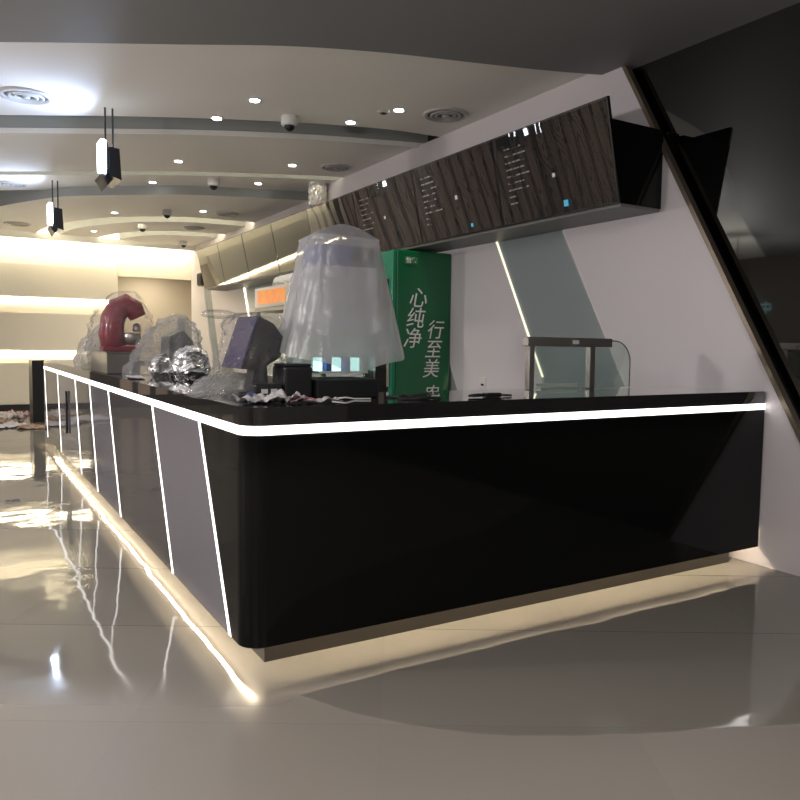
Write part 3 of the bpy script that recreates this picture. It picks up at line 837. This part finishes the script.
def area(name, loc, size, energy, color, rot=(0, 0, 0), sy=None):
    l = bpy.data.lights.new(name, 'AREA'); l.energy = energy; l.color = color; l.size = size
    if sy: l.shape = 'RECTANGLE'; l.size_y = sy
    o = bpy.data.objects.new(name, l); COL.objects.link(o); o.location = loc; o.rotation_euler = rot
    return o

# ------------------------------------------------------------------ hanging light boxes
def lightbox(x, y, lab):
    t = thing('hanging_light_box', lab, 'light', (x, y, 2.85), 'light boxes hanging on twin rods')
    obj('screen', B(x-.105, x-.055, y-.10, y+.10, 2.92, 3.19, bev=.008), M_cool, t, label='glowing cool white panel')
    obj('screen_back', B(x-.054, x-.035, y-.08, y+.20, 2.88, 3.17, bev=.004), M_blackm, t)
    obj('housing', PR([(x-.03, 2.87), (x+.075, 2.84), (x+.06, 3.12), (x-.03, 3.13)], 'y', y-.10, y+.34), M_blackm, t)
    obj('foot', PR([(x-.09, 2.90), (x+.02, 2.86), (x-.03, 2.80)], 'y', y+.0, y+.36), M_blackm, t)
    a = area('screen_light', (x-.112, y, 3.06), .2, 14, (.50, .66, 1.0), (0, PI/2, 0), .24)
    a.parent = t; a.matrix_parent_inverse = Matrix.Translation(-t.location)
    obj('rod', tube(bmesh.new(), [(x-.045, y, 3.15), (x-.045, y, ZC)], .009), M_blackm, t)
    obj('rod', tube(bmesh.new(), [(x+.02, y, 3.12), (x+.02, y, ZC)], .009), M_blackm, t)
lightbox(.30, 4.62, 'nearer hanging light box with glowing white side, on twin black rods')
lightbox(.22, 8.30, 'farther hanging light box with glowing white side, on twin black rods')

# ------------------------------------------------------------------ ceiling fixtures
def in_pts(): pass
dls = [(1.24, 3.36), (1.12, 4.03), (2.20, 3.47), (2.39, 2.92), (2.38, 5.3), (1.23, 5.85), (1.23, 7.15), (2.39, 6.45), (2.36, 8.84), (1.22, 9.80), (1.25, 12.1)]
dl_lab = ['nearest left downlight in the ceiling, before the first dark recess', 'downlight just left of and behind the nearest left downlight',
          'downlight right of the nearest white dome camera', 'rightmost near downlight, left of the large round vent',
          'downlight left of the second round vent, above the draped cover', 'left downlight behind the first recess, in the third row',
          'left downlight near the lit arc, beyond the third row', 'downlight right of the middle dome camera',
          'small downlight in the far curved ceiling on the right', 'small downlight in the far curved ceiling on the left', 'farthest small downlight near the far wall']
for (x, y), lb in zip(dls, dl_lab):
    zc = ZC2 if y > 8.6 else ZC; x, y = up((x, y), 3.40, y > 8.6)
    t = thing('downlight', lb, 'downlight', (x, y, zc), 'recessed round downlights')
    obj('trim_ring', LA([(.038, -.002), (.055, -.006), (.058, 0.0), (.052, .002)], (x, y, zc), seg=24), M_whitep, t, smooth=True)
    obj('lamp', LA([(.001, -.0095), (.043, -.0095), (.043, -.0025), (.001, -.0025)], (x, y, zc), seg=24), M_down, t)
    ld = bpy.data.lights.new('downlight_beam', 'SPOT'); ld.energy = 85 if y > 7 else 40; ld.spot_size = math.radians(110); ld.spot_blend = .9
    ld.color = (1, .93, .82); ld.shadow_soft_size = .05
    lo_ = bpy.data.objects.new('downlight_beam', ld); COL.objects.link(lo_); lo_.location = (x, y, zc-.02)
    lo_.parent = t; lo_.matrix_parent_inverse = Matrix.Translation(-t.location)

def dome(x, y, lab, s=1.0, dark=False):
    ZC = ZC2 if y > 8.6 else 3.50; x, y = up((x, y), 3.40, y > 8.6)
    t = thing('dome_camera', lab, 'camera', (x, y, ZC), 'dome security cameras on the ceiling')
    obj('collar', LA([(.070*s, .004), (.078*s, -.01*s), (.080*s, -.075*s), (.070*s, -.088*s), (.03*s, -.09*s)], (x, y, ZC)), M_whitep if not dark else M_vent, t, smooth=True)
    obj('lens_dome', LA([(.052*s, -.088*s)] + [(.052*s*math.cos(a), -.088*s-.052*s*math.sin(a)) for a in [k*PI/18 for k in range(1, 9)]] + [(.002, -.1405*s)], (x, y, ZC)), M_blackp, t, smooth=True)
dome(1.66, 3.62, 'nearest white dome camera on the ceiling')
dome(1.84, 6.55, 'middle white dome camera, beyond the lit arc')
dome(1.87, 9.1, 'darker dome camera on the far curved ceiling', .9, True)
dome(1.83, 10.7, 'far dome camera with white collar, left of the screens')
dome(3.0, 12.5, 'farthest dome camera just above the far end of the screens', .9)

def vent(x, y, r, lab):
    ZC = ZC2 if y > 8.6 else 3.50; x, y = up((x, y), 3.40, y > 8.6); r *= 1.05
    t = thing('ceiling_vent', lab, 'vent', (x, y, ZC), 'round ceiling vents')
    obj('outer_ring', LA([(r*.80, -.001), (r*.84, -.022), (r, -.014), (r*1.02, 0)], (x, y, ZC)), M_vent, t, smooth=True)
    obj('backing', LA([(.001, -.004), (r*.80, -.004), (r*.80, -.001), (.001, -.001)], (x, y, ZC)), M_ventd, t)
    for k, q in enumerate((.60, .38)):
        obj('ring', LA([(r*(q-.03), -.006), (r*q, -.026), (r*(q+.09), -.018), (r*(q+.07), -.005)], (x, y, ZC)), M_vent, t, smooth=True)
    obj('hub', LA([(.001, -.030), (r*.16, -.026), (r*.18, -.005), (.001, -.005)], (x, y, ZC)), M_vent, t, smooth=True)
vent(-.42, 4.30, .21, 'large round vent in the blue-lit ceiling at upper left')
vent(2.80, 2.80, .20, 'large round vent above the near menu screens')
vent(2.83, 5.1, .17, 'round vent beyond the first recess, above the draped cover')
vent(-.30, 8.3, .17, 'small round vent at the left edge near the farther light box')
vent(-.02, 12.0, .2, 'faint round vent near the far wall at left')
vent(2.75, 8.85, .17, 'faint round vent in the far curved ceiling')
vent(2.7, 10.6, .17, 'farthest round vent, left of the far end of the screens')
sd = thing('smoke_detector', 'small flat smoke detector on the ceiling between recess and round vent', 'detector', (2.45, 3.30, ZC))
obj('base', LA([(.055, 0), (.058, -.012), (.04, -.022), (.001, -.024)], (2.45, 3.30, ZC)), M_vent, sd, smooth=True)
obj('slot', LA([(.03, -.0235), (.03, -.028), (.001, -.028), (.001, -.0235)], (2.45, 3.30, ZC)), M_blackp, sd)

# lit sign on the other side of the hall (seen in the mirror wall)
sg = thing('lit_sign', 'small glowing pale blue shop sign across the hall, seen in the mirror wall', 'sign', (XL+.08, 8.35, 2.3))
text('中国建设银行', .32, XL+.10, 2.3, 8.35, emis('sign_glow', (.45, .75, .8), .6), sg, shear=0, rot=Matrix.Rotation(PI/2, 4, 'Z') @ Matrix.Rotation(PI/2, 4, 'X'))

# unseen square lamps added as fill, behind and left of the camera
for k, (x, y, e) in enumerate([(-4.6, -.5, 60), (-2.2, -3.8, 45), (.9, -3.6, 22), (-4.8, 3.0, 60)]):
    t = thing('fill_panel', 'added square fill lamp outside the picture, number %s from the rear' % ['one', 'two', 'three', 'four', 'five'][k], 'lamp', (x, y, ZF-.01), 'added fill lamps')
    obj('lamp_frame', B(x-.35, x+.35, y-.35, y+.35, ZF-.014, ZF), M_whitep, t)
    a = area('fill_panel_light', (x, y, ZF-.03), .6, e, (1, .94, .90))
    a.parent = t; a.matrix_parent_inverse = Matrix.Translation(-t.location)

for k, (x, y, z, e) in enumerate([(-3.6, 1.6, 2.4, 150), (-4.6, 6.0, 2.4, 150), (-2.6, -2.9, 2.4, 80), (1.2, -4.6, 2.4, 30)]):  # unseen globes added to brighten the ceiling
    t = thing('fill_globe', 'added white globe fill lamp outside the picture, number %s from the front' % ['one', 'two', 'three', 'four', 'five'][k], 'lamp', (x, y, z), 'added fill globes')
    obj('cord', tube(bmesh.new(), [(x, y, z+.15), (x, y, ZF)], .006), M_blackp, t)
    obj('globe', LA([(.13*math.sin(a)+.001, .13-.13*math.cos(a)) for a in [k2*PI/12 for k2 in range(13)]], (x, y, z-.1)), emis('globe_glow', (1, .94, .88), 4), t, smooth=True)
    l = bpy.data.lights.new('globe_light', 'POINT'); l.energy = e; l.color = (1, .94, .915); l.shadow_soft_size = .14
    o = bpy.data.objects.new('globe_light', l); COL.objects.link(o); o.location = (x, y, z-.2)
    o.parent = t; o.matrix_parent_inverse = Matrix.Translation(-t.location)
a = area('corridor_fill', (2.8, 14.3, 2.95), .5, 30, (1, .88, .68))  # unseen light added to brighten the corridor

# ------------------------------------------------------------------ world + view
w = bpy.data.worlds.new('world'); S.world = w; w.use_nodes = True
w.node_tree.nodes['Background'].inputs[0].default_value = (.5, .5, .52, 1)
w.node_tree.nodes['Background'].inputs[1].default_value = .2
S.view_settings.view_transform = 'Standard'; S.view_settings.look = 'None'
S.view_settings.exposure = .38; S.view_settings.gamma = 1
S.cycles.use_denoising = True
S.cycles.max_bounces = 8
S.cycles.transparent_max_bounces = 16
S.cycles.sample_clamp_indirect = 6
